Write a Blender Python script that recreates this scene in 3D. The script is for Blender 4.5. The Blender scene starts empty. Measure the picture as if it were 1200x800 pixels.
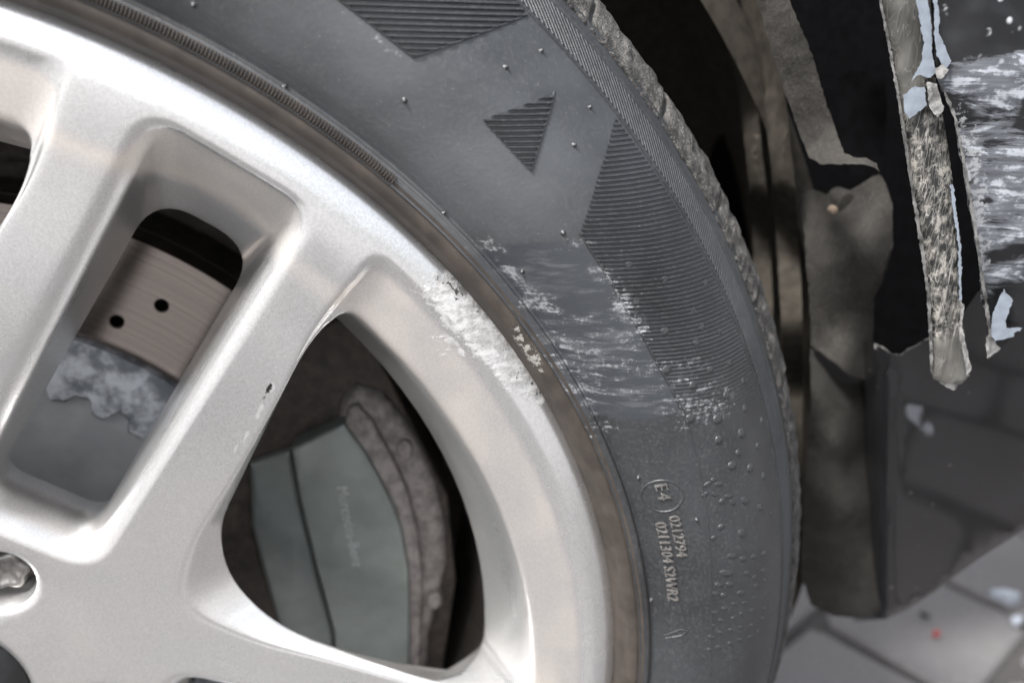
import bpy, bmesh, math, random
import numpy as np
from mathutils import Vector, Matrix
from mathutils.geometry import delaunay_2d_cdt
from mathutils import noise as mnoise

random.seed(4)
rng = np.random.default_rng(4)
sc = bpy.context.scene
R = math.radians

# ------------------------------------------------------------------ camera
# wheel frame: a = to the right along the car, b = up from the hub, w = out of the car; millimetres
HUB = 325.0
CAM = np.array([171.808, 230.579, 228.037])
RIGHT = np.array([0.98956, 0.0, 0.14414])
UP = np.array([0.05507, 0.92413, -0.37808])
FWD = np.array([0.13320, -0.38207, -0.91448])
FPX = 980.0

def world(a, b, w):
    return (a * .001, -w * .001, (b + HUB) * .001)

def at(px, py, w):
    """point of the plane w on the sight line through a spot of the photograph -> (a, b)"""
    d = FWD + RIGHT * ((px - 600) / FPX) - UP * ((py - 400) / FPX)
    s = (w - CAM[2]) / d[2]
    q = CAM + d * s
    return q[0], q[1]

cam = bpy.data.cameras.new('camera')
cam.sensor_width = 36.0
cam.lens = FPX / 1200 * 36
cam.clip_start = .01
cam.clip_end = 500
cam.dof.use_dof = True
cam.dof.focus_distance = .245
cam.dof.aperture_fstop = 7.5
cam_o = bpy.data.objects.new('camera', cam)
sc.collection.objects.link(cam_o)
def wv(v):
    return Vector((v[0], -v[2], v[1]))
m = Matrix((wv(RIGHT), wv(UP), wv(-FWD))).transposed().to_4x4()
m.translation = Vector(world(*CAM))
cam_o.matrix_world = m
sc.camera = cam_o

# ------------------------------------------------------------------ light
SUN_EL, SUN_AZ = R(56), R(238)          # azimuth clockwise from +Y
world_ = bpy.data.worlds.new('World')
sc.world = world_
world_.use_nodes = True
nt = world_.node_tree
nt.nodes.clear()
sky = nt.nodes.new('ShaderNodeTexSky')
sky.sky_type = 'NISHITA'
sky.sun_disc = False
sky.sun_elevation = SUN_EL
sky.sun_rotation = SUN_AZ
sky.air_density = 1.0
sky.dust_density = 4.0
sky.ozone_density = 1.0
hs = nt.nodes.new('ShaderNodeHueSaturation')
hs.inputs['Saturation'].default_value = .28
bgn = nt.nodes.new('ShaderNodeBackground')
bgn.inputs['Strength'].default_value = .12
wo = nt.nodes.new('ShaderNodeOutputWorld')
nt.links.new(sky.outputs[0], hs.inputs['Color'])
nt.links.new(hs.outputs[0], bgn.inputs['Color'])
nt.links.new(bgn.outputs[0], wo.inputs['Surface'])
sun = bpy.data.lights.new('sun', 'SUN')
sun.energy = 2.9
sun.angle = R(10)
sun.color = (1, .985, .965)
sun_o = bpy.data.objects.new('sun', sun)
sc.collection.objects.link(sun_o)
sd = Vector((math.sin(SUN_AZ) * math.cos(SUN_EL), math.cos(SUN_AZ) * math.cos(SUN_EL), math.sin(SUN_EL)))
sun_o.rotation_euler = sd.to_track_quat('Z', 'Y').to_euler()
sun_o.location = sd * 3

sc.view_settings.view_transform = 'Standard'
sc.view_settings.look = 'None'
sc.view_settings.gamma = 1
sc.view_settings.use_curve_mapping = False
sc.view_settings.exposure = 1.56
sc.render.engine = 'CYCLES'
sc.cycles.use_denoising = True
sc.cycles.use_adaptive_sampling = True
sc.cycles.adaptive_threshold = .02
sc.cycles.max_bounces = 4
sc.cycles.sample_clamp_indirect = 6

# ------------------------------------------------------------------ node helpers
class NT:
    def __init__(s, name):
        s.m = bpy.data.materials.new(name)
        s.m.use_nodes = True
        s.t = s.m.node_tree
        s.p = s.t.nodes['Principled BSDF']
        s.co = s.t.nodes.new('ShaderNodeTexCoord').outputs['Object']
        s._ab = None
    def put(s, sock, v):
        if isinstance(v, bpy.types.NodeSocket):
            s.t.links.new(v, sock)
        elif isinstance(v, (tuple, list)) and sock.type == 'RGBA':
            sock.default_value = (*v[:3], 1)
        else:
            sock.default_value = v
    def math(s, op, a, b=0.0, c=0.0, clamp=False):
        n = s.t.nodes.new('ShaderNodeMath'); n.operation = op; n.use_clamp = clamp
        for i, v in enumerate((a, b, c)): s.put(n.inputs[i], v)
        return n.outputs[0]
    def sep(s):
        if s._ab is None:
            n = s.t.nodes.new('ShaderNodeSeparateXYZ')
            s.t.links.new(s.co, n.inputs[0])
            s._ab = (s.math('MULTIPLY', n.outputs[0], 1000.), s.math('MULTIPLY_ADD', n.outputs[2], 1000., -HUB),
                     s.math('MULTIPLY', n.outputs[1], -1000.))
        return s._ab
    def mapped(s, scale, rot=(0, 0, 0), vec=None):
        n = s.t.nodes.new('ShaderNodeMapping')
        s.put(n.inputs[0], vec or s.co)
        n.inputs['Scale'].default_value = scale if isinstance(scale, tuple) else (scale,) * 3
        n.inputs['Rotation'].default_value = rot
        return n.outputs[0]
    def noise(s, scale, detail=4, rough=.55, vec=None, dist=0.0):
        n = s.t.nodes.new('ShaderNodeTexNoise')
        s.put(n.inputs['Vector'], vec or s.co)
        n.inputs['Scale'].default_value = scale
        n.inputs['Detail'].default_value = detail
        n.inputs['Roughness'].default_value = rough
        n.inputs['Distortion'].default_value = dist
        return n.outputs['Fac']
    def voro(s, scale, vec=None, feature='F1', out='Distance'):
        n = s.t.nodes.new('ShaderNodeTexVoronoi'); n.feature = feature
        s.put(n.inputs['Vector'], vec or s.co)
        n.inputs['Scale'].default_value = scale
        return n.outputs[out]
    def step(s, v, lo, hi, a=0., b=1.):
        n = s.t.nodes.new('ShaderNodeMapRange'); n.interpolation_type = 'SMOOTHSTEP'
        s.put(n.inputs['Value'], v)
        for k, x in (('From Min', lo), ('From Max', hi), ('To Min', a), ('To Max', b)): n.inputs[k].default_value = x
        return n.outputs[0]
    def mix(s, f, a, b):
        n = s.t.nodes.new('ShaderNodeMix'); n.data_type = 'RGBA'
        s.put(n.inputs[0], f); s.put(n.inputs[6], a); s.put(n.inputs[7], b)
        return n.outputs[2]
    def mixf(s, f, a, b):
        n = s.t.nodes.new('ShaderNodeMix'); n.data_type = 'FLOAT'
        s.put(n.inputs[0], f); s.put(n.inputs[2], a); s.put(n.inputs[3], b)
        return n.outputs[0]
    def bump(s, h, strength=.3, dist=.001, normal=None):
        n = s.t.nodes.new('ShaderNodeBump')
        s.put(n.inputs['Height'], h)
        n.inputs['Strength'].default_value = strength
        n.inputs['Distance'].default_value = dist
        if normal: s.t.links.new(normal, n.inputs['Normal'])
        return n.outputs[0]
    def set(s, **k):
        for key, v in k.items(): s.put(s.p.inputs[key.replace('_', ' ')], v)
        return s.m
    def attr(s, name):
        n = s.t.nodes.new('ShaderNodeAttribute'); n.attribute_name = name
        return n.outputs['Fac']
    def nn(s, v, amp):
        """noise spread round zero"""
        return s.math('MULTIPLY', s.math('SUBTRACT', v, .5), amp)
    def blobs(s, lst, w):
        """wear marks: soft ellipses on the surface, (px, py, half length, half width in mm, turn in degrees, weight)"""
        A, B, _ = s.sep()
        tot = None
        for px, py, rx, ry, ang, wt in lst:
            a0, b0 = at(px, py, w)
            c, sn = math.cos(R(ang)), math.sin(R(ang))
            da = s.math('SUBTRACT', A, a0); db = s.math('SUBTRACT', B, b0)
            u = s.math('MULTIPLY', s.math('ADD', s.math('MULTIPLY', da, c), s.math('MULTIPLY', db, sn)), 1 / rx)
            v = s.math('MULTIPLY', s.math('SUBTRACT', s.math('MULTIPLY', db, c), s.math('MULTIPLY', da, sn)), 1 / ry)
            d = s.math('ADD', s.math('MULTIPLY', u, u), s.math('MULTIPLY', v, v))
            e = s.math('MULTIPLY', s.math('SUBTRACT', 1.0, d, clamp=True), wt)
            tot = e if tot is None else s.math('MAXIMUM', tot, e)
        return tot

def wear(o, attr, lst, w):
    """smooth field of where a mark lies, stored on the mesh's own points; (px, py, half length, half width mm, turn, weight)"""
    me = o.data; n = len(me.vertices)
    co = np.empty(n * 3); me.vertices.foreach_get('co', co); co = co.reshape(-1, 3)
    A, B = co[:, 0] * 1000, co[:, 2] * 1000 - HUB
    tot = np.zeros(n)
    for px, py, rx, ry, ang, wt in lst:
        a0, b0 = at(px, py, w); c, sn = math.cos(R(ang)), math.sin(R(ang))
        u = ((A - a0) * c + (B - b0) * sn) / rx; v = ((B - b0) * c - (A - a0) * sn) / ry
        tot = np.maximum(tot, np.clip(1 - u * u - v * v, 0, 1) * wt)
    at_ = me.attributes.get(attr) or me.attributes.new(attr, 'FLOAT', 'POINT')
    at_.data.foreach_set('value', tot.astype(np.float32))

def simple(name, col, rough=.5, metal=0., nscale=200, var=.25, bump=.15, bd=.0005, coat=0., spec=.5):
    n = NT(name)
    f = n.noise(nscale, 5)
    c2 = tuple(x * (1 - var) for x in col); c3 = tuple(min(1, x * (1 + var)) for x in col)
    n.set(Base_Color=n.mix(n.step(f, .3, .7), c2, c3), Metallic=metal,
          Roughness=n.step(n.noise(nscale * .4, 3), .3, .7, max(.02, rough - .08), min(1, rough + .08)),
          Normal=n.bump(n.noise(nscale * 3, 4), bump, bd), Coat_Weight=coat, Specular_IOR_Level=spec)
    return n.m

# ------------------------------------------------------------------ object helpers
COL = sc.collection
def mesh_obj(name, verts, faces, mat, parent=None, smooth=True, loc=None):
    me = bpy.data.meshes.new(name)
    me.from_pydata([tuple(v) for v in verts], [], [tuple(f) for f in faces])
    me.validate()
    if smooth: me.shade_smooth()
    me.materials.append(mat)
    return link(name, me, parent)
def link(name, me, parent=None):
    o = bpy.data.objects.new(name, me)
    COL.objects.link(o)
    if parent: attach(o, parent)
    return o
def base_of(o):
    p = Vector((0, 0, 0))
    while o:
        p = p + o.location; o = o.parent
    return p
def attach(o, parent):
    o.parent = parent
    o.matrix_parent_inverse = Matrix.Translation(-base_of(parent)) if parent.type == 'EMPTY' else Matrix()
def thing(name, label, cat, loc):
    o = bpy.data.objects.new(name, None)
    o.empty_display_size = .02
    COL.objects.link(o)
    o.location = loc
    o['label'] = label; o['category'] = cat
    return o
def tag(o, label, cat, group=None):
    o['label'] = label; o['category'] = cat
    if group: o['group'] = group
    return o
def sharp(o, ang=35):
    me = o.data
    bm = bmesh.new(); bm.from_mesh(me)
    bm.normal_update()
    for e in bm.edges:
        if len(e.link_faces) == 2 and e.calc_face_angle(0) > R(ang): e.smooth = False
    bm.to_mesh(me); bm.free()

def revolve(prof, n, t0=0, t1=360):
    """profile of (r, w) round the wheel axis"""
    full = abs(t1 - t0 - 360) < 1e-6
    cnt = n if full else n + 1
    th = np.radians(t0 + (t1 - t0) * np.arange(cnt) / n)
    V = []
    for r, w in prof:
        for t in th: V.append(world(r * math.cos(t), r * math.sin(t), w))
    F = []
    for i in range(len(prof) - 1):
        for j in range(n):
            k = (j + 1) % cnt
            F.append((i * cnt + j, i * cnt + k, (i + 1) * cnt + k, (i + 1) * cnt + j))
    return V, F

def smooth_prof(pts, n):
    """Catmull-Rom through (r, w) points"""
    P = np.array(pts, float)
    P = np.vstack([2 * P[0] - P[1], P, 2 * P[-1] - P[-2]])
    out = []
    for i in range(1, len(P) - 2):
        for k in range(n):
            t = k / n
            out.append(.5 * ((2 * P[i]) + (-P[i-1] + P[i+1]) * t + (2*P[i-1] - 5*P[i] + 4*P[i+1] - P[i+2]) * t*t + (-P[i-1] + 3*P[i] - 3*P[i+1] + P[i+2]) * t**3))
    out.append(P[-2])
    return [tuple(x) for x in out]

def inside(poly, X, Y):
    poly = np.asarray(poly); r = np.zeros(np.shape(X), bool)
    x0, y0 = poly[:, 0], poly[:, 1]; x1, y1 = np.roll(x0, -1), np.roll(y0, -1)
    for a0, b0, a1, b1 in zip(x0, y0, x1, y1):
        c = ((b0 > Y) != (b1 > Y))
        with np.errstate(divide='ignore', invalid='ignore'):
            r ^= c & (X < (a1 - a0) * (Y - b0) / (b1 - b0 + 1e-30) + a0)
    return r
def edge_dist(poly, X, Y):
    P = np.asarray(poly); Q = np.roll(P, -1, 0); d = np.full(np.shape(X), 1e9)
    for p, q in zip(P, Q):
        v = q - p; L = max(v @ v, 1e-9)
        t = np.clip(((X - p[0]) * v[0] + (Y - p[1]) * v[1]) / L, 0, 1)
        d = np.minimum(d, np.hypot(X - p[0] - t * v[0], Y - p[1] - t * v[1]))
    return d
def resample(poly, step, jag=0., closed=True):
    P = [np.array(p, float) for p in poly]; out = []
    for i in range(len(P) if closed else len(P) - 1):
        p, q = P[i], P[(i + 1) % len(P)]
        n = max(1, int(round(np.linalg.norm(q - p) / step)))
        for k in range(n):
            v = p + (q - p) * k / n
            out.append(v + (rng.normal(0, jag, 2) if jag else 0))
    if not closed: out.append(P[-1])
    return out

def sheet(name, poly, ctrl, mat, parent, step=8, jag=0., thick=3., rough=0., nsc=.05, seed=0, power=3., smooth_ang=40):
    """a thin curved panel: outline and depth points traced as (px, py[, w]); real thickness behind"""
    out = resample(poly, step, jag)
    O = np.array(out)
    x0, y0 = O.min(0); x1, y1 = O.max(0)
    gx, gy = np.meshgrid(np.arange(x0, x1, step), np.arange(y0, y1, step))
    gx = gx + (np.arange(gx.shape[0]) % 2)[:, None] * step * .5
    gx, gy = gx.ravel(), gy.ravel()
    k = inside(O, gx, gy) & (edge_dist(O, gx, gy) > step * .5)
    pts = [Vector((x, y)) for x, y in O] + [Vector((x, y)) for x, y in zip(gx[k], gy[k])]
    n = len(O)
    vs, es, fs, *_ = delaunay_2d_cdt(pts, [(i, (i + 1) % n) for i in range(n)], [], 1, 1e-5)
    fn = ctrl if callable(ctrl) else None
    C = np.array([(p[0], p[1], 0) for p in poly] if fn else ctrl, float)
    U = lambda d: np.where(d > 0, d * d * np.log(d + 1e-12), 0.)
    S_ = 100.
    xy = C[:, :2] / S_; m0 = len(C)
    K = U(np.linalg.norm(xy[:, None] - xy[None], axis=2)) + np.eye(m0) * .004
    P_ = np.column_stack([np.ones(m0), xy])
    sol = np.linalg.solve(np.block([[K, P_], [P_.T, np.zeros((3, 3))]]), np.concatenate([C[:, 2], np.zeros(3)]))
    V = []
    for v in vs:
        q = np.array([v.x, v.y]) / S_
        w = fn(v.x, v.y) if fn else float(U(np.linalg.norm(xy - q, axis=1)) @ sol[:m0] + sol[m0] + q @ sol[m0 + 1:])
        if not fn: w = min(max(w, C[:, 2].min() - 4), C[:, 2].max() + 4)
        if rough: w += rough * mnoise.fractal(Vector((v.x * nsc, v.y * nsc, seed)), 1., 2., 3)
        a, b = at(v.x, v.y, w)
        V.append((a, b, w))
    m_ = len(V)
    F = [tuple(f) for f in fs]
    W = [world(*p) for p in V]
    def area(f):
        p, q, r_ = vs[f[0]], vs[f[1]], vs[f[2]]
        return (q.x - p.x) * (r_.y - p.y) - (r_.x - p.x) * (q.y - p.y)
    F = [f if area(f) < 0 else f[::-1] for f in F]
    W2 = [world(*at(v.x, v.y, p[2] - thick), p[2] - thick) for v, p in zip(vs, V)]
    ed = {}
    for f in F:
        for i in range(len(f)):
            e = (f[i], f[(i + 1) % len(f)])
            ed[e] = 1
    side = [(b, a, a + m_, b + m_) for (a, b) in ed if (b, a) not in ed]
    o = mesh_obj(name, W + W2, F + [tuple(i + m_ for i in f[::-1]) for f in F] + side, mat, parent)
    sharp(o, smooth_ang)
    return o

def slab(name, poly, w1, w0, mat, parent, bev=1.5, seg=3, jag=0., step=4.):
    """a bevelled plate with outline in (a, b) mm, front at w1, back at w0"""
    P = np.array(resample(poly, step, jag))
    ar = .5 * np.sum(P[:, 0] * np.roll(P[:, 1], -1) - np.roll(P[:, 0], -1) * P[:, 1])
    if ar < 0: P = P[::-1]
    T = np.roll(P, -1, 0) - np.roll(P, 1, 0)
    T /= np.linalg.norm(T, axis=1)[:, None] + 1e-9
    N = np.stack([T[:, 1], -T[:, 0]], 1)
    rings = [(P, w0)]
    for k in range(seg + 1):
        t = k / seg * math.pi / 2
        rings.append((P - N * bev * (1 - math.cos(t)), w1 - bev * (1 - math.sin(t))))
    V = []; F = []; n = len(P)
    for Q, w in rings: V += [world(x, y, w) for x, y in Q]
    for k in range(len(rings) - 1):
        for i in range(n):
            j = (i + 1) % n
            F.append((k * n + i, k * n + j, (k + 1) * n + j, (k + 1) * n + i))
    o = mesh_obj(name, V, F + [tuple(range((len(rings) - 1) * n, len(rings) * n)), tuple(range(n))[::-1]], mat, parent)
    sharp(o, 50)
    return o

def text_mesh(name, body, org, d, up, size, wfun, mat, parent, h=.3):
    cu = bpy.data.curves.new(name, 'FONT')
    cu.body = body; cu.size = size; cu.extrude = .5; cu.resolution_u = 3
    o = bpy.data.objects.new(name, cu); COL.objects.link(o)
    dg = bpy.context.evaluated_depsgraph_get()
    me = bpy.data.meshes.new_from_object(o.evaluated_get(dg))
    bpy.data.objects.remove(o); bpy.data.curves.remove(cu)
    d = np.array(d, float); d /= np.linalg.norm(d); up = np.array(up, float); up /= np.linalg.norm(up)
    for v in me.vertices:
        q = np.array(org) + d * v.co.x + up * v.co.y
        v.co = world(q[0], q[1], wfun(q[0], q[1]) + v.co.z * 2 * h)
    me.materials.append(mat); me.name = name
    return link(name, me, parent)

# ------------------------------------------------------------------ materials
def mat_rubber():
    n = NT('tyre_rubber')
    A, B, W = n.sep()
    dust = n.step(n.noise(26, 4, .6), .3, .75)
    fine = n.noise(900, 2)
    c = n.mix(dust, (.011, .012, .0138), (.028, .0305, .0335))
    dust_sheen = n.math('MULTIPLY', n.attr('dust_sheen'), n.step(n.noise(1., 3, .6, n.mapped((18, 18, 30), (0, R(40), 0))), .3, .7, .35, 1.))
    c = n.mix(n.math('MULTIPLY', dust_sheen, .8), c, (.092, .098, .105))  # pale dust plus the upper sidewall's brighter light, both painted into the colour
    c = n.mix(n.math('MULTIPLY', n.step(fine, .45, .8), .25), c, (.10, .10, .10))
    # light specks of road dust
    spk = n.math('MULTIPLY', n.step(n.voro(520), .13, .03), n.step(fine, .46, .6))
    c = n.mix(n.math('MULTIPLY', spk, .6), c, (.20, .195, .19))
    # scrape marks from the impact: smeared dark band, then pale streaks
    band = n.attr('smear'); spots = n.attr('scrape')
    streak = n.noise(1., 5, .68, n.mapped((75, 75, 430), (0, R(-4), 0)), .5)
    grit = n.noise(560, 4, .75)
    bandm = n.step(n.math('ADD', band, n.nn(grit, .8)), .15, .42)
    c = n.mix(bandm, c, (.030, .034, .040))
    sm = n.math('ADD', spots, n.math('ADD', n.nn(streak, 3.4), n.nn(grit, 3.4)))
    smk = n.math('MULTIPLY', n.step(sm, .45, 1.35), n.step(spots, .0, .22))
    hz = n.math('MULTIPLY', n.step(n.math('ADD', n.math('MULTIPLY', n.math('ADD', band, spots), .5), n.nn(streak, 3.2)), .3, 1.1), n.math('MULTIPLY', bandm, .5))
    c = n.mix(hz, c, (.12, .124, .132))
    c = n.mix(n.math('MULTIPLY', smk, .88), c, (.275, .282, .293))
    n.set(Base_Color=c, Roughness=n.mixf(bandm, n.step(fine, .3, .7, .40, .54), .44), Specular_IOR_Level=.65,
          Normal=n.bump(n.math('ADD', n.math('MULTIPLY', fine, .5), n.math('MULTIPLY', smk, .6)), .25, .0006))
    return n.m
def mat_bead():
    n = NT('dusty_bead_rubber')
    A, B, W = n.sep()
    f = n.noise(1., 5, .6, n.mapped((120, 120, 120)))
    c = n.mix(n.step(f, .3, .7), (.026, .0205, .0165), (.050, .040, .033))
    sp = n.attr('scrape')
    g = n.noise(620, 4, .7)
    k = n.math('MULTIPLY', n.step(n.math('ADD', sp, n.nn(g, 4.2)), .55, .95), n.step(sp, .0, .15))
    c = n.mix(k, c, (.26, .25, .23))
    n.set(Base_Color=c, Roughness=.62, Normal=n.bump(n.noise(1400, 3), .2, .0003))
    return n.m
def mat_silver():
    n = NT('silver_wheel_paint')
    A, B, W = n.sep()
    base = n.mix(n.step(n.noise(1500, 1), .35, .65), (.645, .647, .65), (.74, .742, .745))
    # thin layer of brake dust, heavier in some places
    r = n.math('SQRT', n.math('ADD', n.math('MULTIPLY', A, A), n.math('MULTIPLY', B, B)))
    ring = n.math('MULTIPLY', n.step(r, 209, 216), n.math('MULTIPLY', n.step(r, 234.6, 232.6), n.step(W, -3.4, -4.6)))
    dn = n.step(n.noise(22, 3, .6), .35, .75)
    pocket = n.step(W, -14, -34)
    dust = n.math('ADD', n.math('MULTIPLY', dn, .10), n.math('MULTIPLY', n.math('ADD', n.math('MULTIPLY', ring, .42), n.math('MULTIPLY', pocket, .16)), n.math('MULTIPLY_ADD', dn, .5, .6)))
    c = n.mix(dust, base, (.66, .57, .48))
    # kerb scrape on the rim lip
    sp = n.attr('kerb')
    scr = n.noise(1., 4, .65, n.mapped((130, 130, 420), (0, R(-10), 0)))
    gr = n.noise(420, 4, .7)
    dots = n.math('MULTIPLY', n.step(n.voro(700), .09, .03), n.step(gr, .52, .66))
    c = n.mix(n.math('MULTIPLY', dots, .6), c, (.16, .13, .11))
    k = n.step(n.math('ADD', sp, n.math('ADD', n.nn(gr, 2.2), n.nn(scr, 1.0))), .3, .7)
    k = n.math('MULTIPLY', k, n.step(sp, .0, .12))
    raw = n.mix(n.step(n.math('ADD', scr, n.nn(gr, .8)), .32, .66), (.34, .33, .32), (.60, .597, .592))
    c = n.mix(k, c, raw)
    dk = n.attr('gouge')
    dkk = n.math('MULTIPLY', n.step(n.math('ADD', dk, n.nn(gr, 3.4)), .66, .86), n.step(dk, .0, .1))
    c = n.mix(dkk, c, (.06, .06, .06))
    # chipped spoke edge: white scratches with a dark core
    ch = n.blobs([(318, 452, 2.6, 1.5, 60, 1.), (305, 480, 6, .9, 62, .8), (288, 512, 5, .9, 62, .8), (275, 530, 3, .8, 60, .7)], -12)
    chm = n.math('MULTIPLY', n.step(n.math('ADD', ch, n.nn(gr, 2.6)), .35, .6), n.step(ch, .02, .1))
    c = n.mix(chm, c, (.92, .92, .92))
    c2_ = n.blobs([(316, 453, 3.2, 1.3, 62, 1.), (309, 466, 2.4, .8, 62, .8)], -12)
    cm2 = n.math('MULTIPLY', n.step(n.math('ADD', c2_, n.nn(gr, 3.2)), .62, .8), n.step(c2_, .02, .1))
    c = n.mix(cm2, c, (.05, .05, .05))
    worn = n.math('MAXIMUM', n.math('MULTIPLY', k, .8), dkk)
    n.set(Base_Color=c, Metallic=n.mixf(worn, .88, .45), Roughness=n.mixf(worn, n.math('ADD', .25, n.math('MULTIPLY', dust, .6)), .6),
          Coat_Weight=n.mixf(worn, .35, 0.), Coat_Roughness=.12,
          Normal=n.bump(n.math('MULTIPLY', k, n.math('ADD', scr, gr)), .22, .0007))
    return n.m
def mat_disc():
    n = NT('ground_disc_steel')
    A, B, W = n.sep()
    r = n.math('SQRT', n.math('ADD', n.math('MULTIPLY', A, A), n.math('MULTIPLY', B, B)))
    cmb = n.t.nodes.new('ShaderNodeCombineXYZ'); n.put(cmb.inputs[0], r)
    g = n.noise(.9, 5, .75, cmb.outputs[0])
    c = n.mix(n.step(g, .3, .7), (.13, .116, .107), (.28, .245, .225))
    n.set(Base_Color=c, Metallic=.95, Roughness=.16, Normal=n.bump(g, .15, .0003))
    return n.m
def mat_hat():
    n = NT('corroded_disc_hub')
    f = n.noise(120, 5, .65)
    c = n.mix(n.step(f, .36, .66), (.12, .13, .145), (.42, .44, .47))
    n.set(Base_Color=c, Metallic=.3, Roughness=.6, Normal=n.bump(f, .5, .001))
    return n.m
def mat_cast(name, c1, c2, sc_=180):
    n = NT(name)
    f = n.noise(sc_, 6, .65)
    n.set(Base_Color=n.mix(n.step(f, .3, .7), c1, c2), Metallic=.1, Roughness=.65, Normal=n.bump(f, .7, .0015))
    return n.m
def mat_felt():
    n = NT('wheel_arch_felt')
    f = n.noise(60, 3, .6); g = n.noise(1., 4, .75, n.mapped((900, 900, 420)))
    c = n.mix(n.step(f, .25, .78), (.020, .0186, .0168), (.042, .039, .0352))
    c = n.mix(n.math('MULTIPLY', n.step(g, .5, .75), .5), c, (.095, .089, .081))
    n.set(Base_Color=c, Roughness=.95, Specular_IOR_Level=.2, Normal=n.bump(g, .8, .0012))
    return n.m
def mat_bumper():
    n = NT('scratched_black_bumper_paint')
    f = n.noise(60, 4)
    c = n.mix(n.step(f, .3, .7), (.009, .0095, .0105), (.015, .0155, .017))
    sp = n.attr('scrape')
    st = n.noise(1., 5, .68, n.mapped((48, 48, 170), (0, R(14), 0)), .7)
    gr = n.noise(480, 3, .7)
    fs_ = n.noise(1., 4, .7, n.mapped((45, 45, 640), (0, R(14), 0)), .3)
    sh = n.math('MULTIPLY', n.step(n.math('ADD', sp, n.math('ADD', n.nn(st, 2.6), n.nn(fs_, .6))), .28, .66), n.step(sp, .0, .2))
    c = n.mix(n.math('MULTIPLY', sh, n.step(fs_, .3, .7, .45, .95)), c, (.125, .133, .15))
    k = n.math('MULTIPLY', n.step(n.math('ADD', sp, n.math('ADD', n.nn(st, 4.2), n.math('ADD', n.nn(fs_, 1.5), n.nn(gr, 1.2)))), .78, 1.3), n.step(sp, .0, .25))
    c = n.mix(n.math('MULTIPLY', k, .9), c, (.33, .347, .38))
    ew = n.attr('edgewear')
    em = n.math('MULTIPLY', n.step(n.math('ADD', ew, n.nn(gr, 3.4)), .55, .95), n.step(ew, .0, .2))
    c = n.mix(em, c, (.22, .225, .235))
    k = n.math('MAXIMUM', k, em)
    # stone-chip flecks near the top
    top = n.attr('flecks')
    fl = n.math('MULTIPLY', n.step(n.voro(210), .30, .14), n.math('MULTIPLY', n.step(n.noise(120, 3), .38, .46), n.step(top, .05, .3)))
    c = n.mix(n.math('MULTIPLY', fl, .8), c, (.42, .43, .45))
    w_ = n.math('MAXIMUM', k, n.math('MAXIMUM', sh, fl))
    n.set(Base_Color=c, Roughness=n.mixf(w_, .28, .65), Specular_IOR_Level=.3, Normal=n.bump(w_, .35, .0006))
    return n.m
def mat_scraped(name='scraped_bumper_edge'):
    n = NT(name)
    calm = n.attr('calm')
    big = n.noise(1., 5, .72, n.mapped((330, 330, 260), (0, R(-7), 0)))
    fin = n.noise(700, 3, .7)
    f = n.math('ADD', big, n.nn(fin, .35))
    c = n.mix(n.step(f, .44, .52), (.011, .0108, .0102), (.085, .081, .074))
    c = n.mix(n.step(f, .54, .60), c, (.25, .235, .21))
    lines = None
    for ang, wd in ((33, .007), (-42, .006), (62, .006), (12, .007)):
        q = n.noise(1., 1, .4, n.mapped((330, 330, 42), (0, R(ang), 0)))
        l_ = n.step(n.math('ABSOLUTE', n.math('SUBTRACT', q, .5)), wd, wd * .3)
        lines = l_ if lines is None else n.math('MAXIMUM', lines, l_)
    lines = n.math('MULTIPLY', lines, .75)
    c = n.mix(lines, c, (.36, .345, .32))
    soft = n.mix(n.step(n.noise(1., 3, .6, n.mapped((90, 90, 35), (0, R(-7), 0))), .35, .65), (.045, .043, .039), (.125, .12, .108))
    soft = n.mix(n.math('MULTIPLY', lines, .35), soft, (.3, .29, .27))
    cm = n.step(n.math('ADD', calm, n.nn(fin, .5)), .25, .5)
    c = n.mix(cm, c, soft)
    n.set(Base_Color=c, Roughness=n.mixf(cm, .5, .35), Normal=n.bump(n.math('ADD', f, n.math('MULTIPLY', lines, .3)), n.mixf(cm, .3, .06) if False else .2, .0007))
    return n.m
def mat_lowbumper():
    n = NT('dark_bumper_plastic')
    f = n.noise(30, 4)
    c = n.mix(n.step(f, .3, .7), (.0125, .0125, .0135), (.0165, .0165, .018))
    d = n.math('MULTIPLY', n.step(n.voro(160), .16, .05), n.step(n.noise(60, 3), .52, .62))
    c = n.mix(n.math('MULTIPLY', d, .6), c, (.3, .29, .27))
    sm = n.attr('smudge')
    c = n.mix(n.math('MULTIPLY', n.step(n.math('ADD', sm, n.math('MULTIPLY', n.noise(140, 4), .4)), .5, 1.), .5), c, (.22, .23, .26))
    n.set(Base_Color=c, Roughness=.07, Specular_IOR_Level=.42, Normal=n.bump(n.noise(900, 3), .02, .0003))
    return n.m
def mat_stone():
    n = NT('paving_stone')
    f = n.noise(300, 5, .6); g = n.noise(8, 4)
    inf = n.t.nodes.new('ShaderNodeObjectInfo')
    c = n.mix(n.step(f, .3, .7), (.085, .081, .082), (.14, .132, .133))
    c = n.mix(n.math('MULTIPLY', inf.outputs['Random'], .35), c, (.10, .094, .094))
    c = n.mix(n.math('MULTIPLY', n.step(g, .4, .7), .4), c, (.085, .08, .078))
    n.set(Base_Color=c, Roughness=.85, Normal=n.bump(f, .5, .002))
    return n.m

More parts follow.
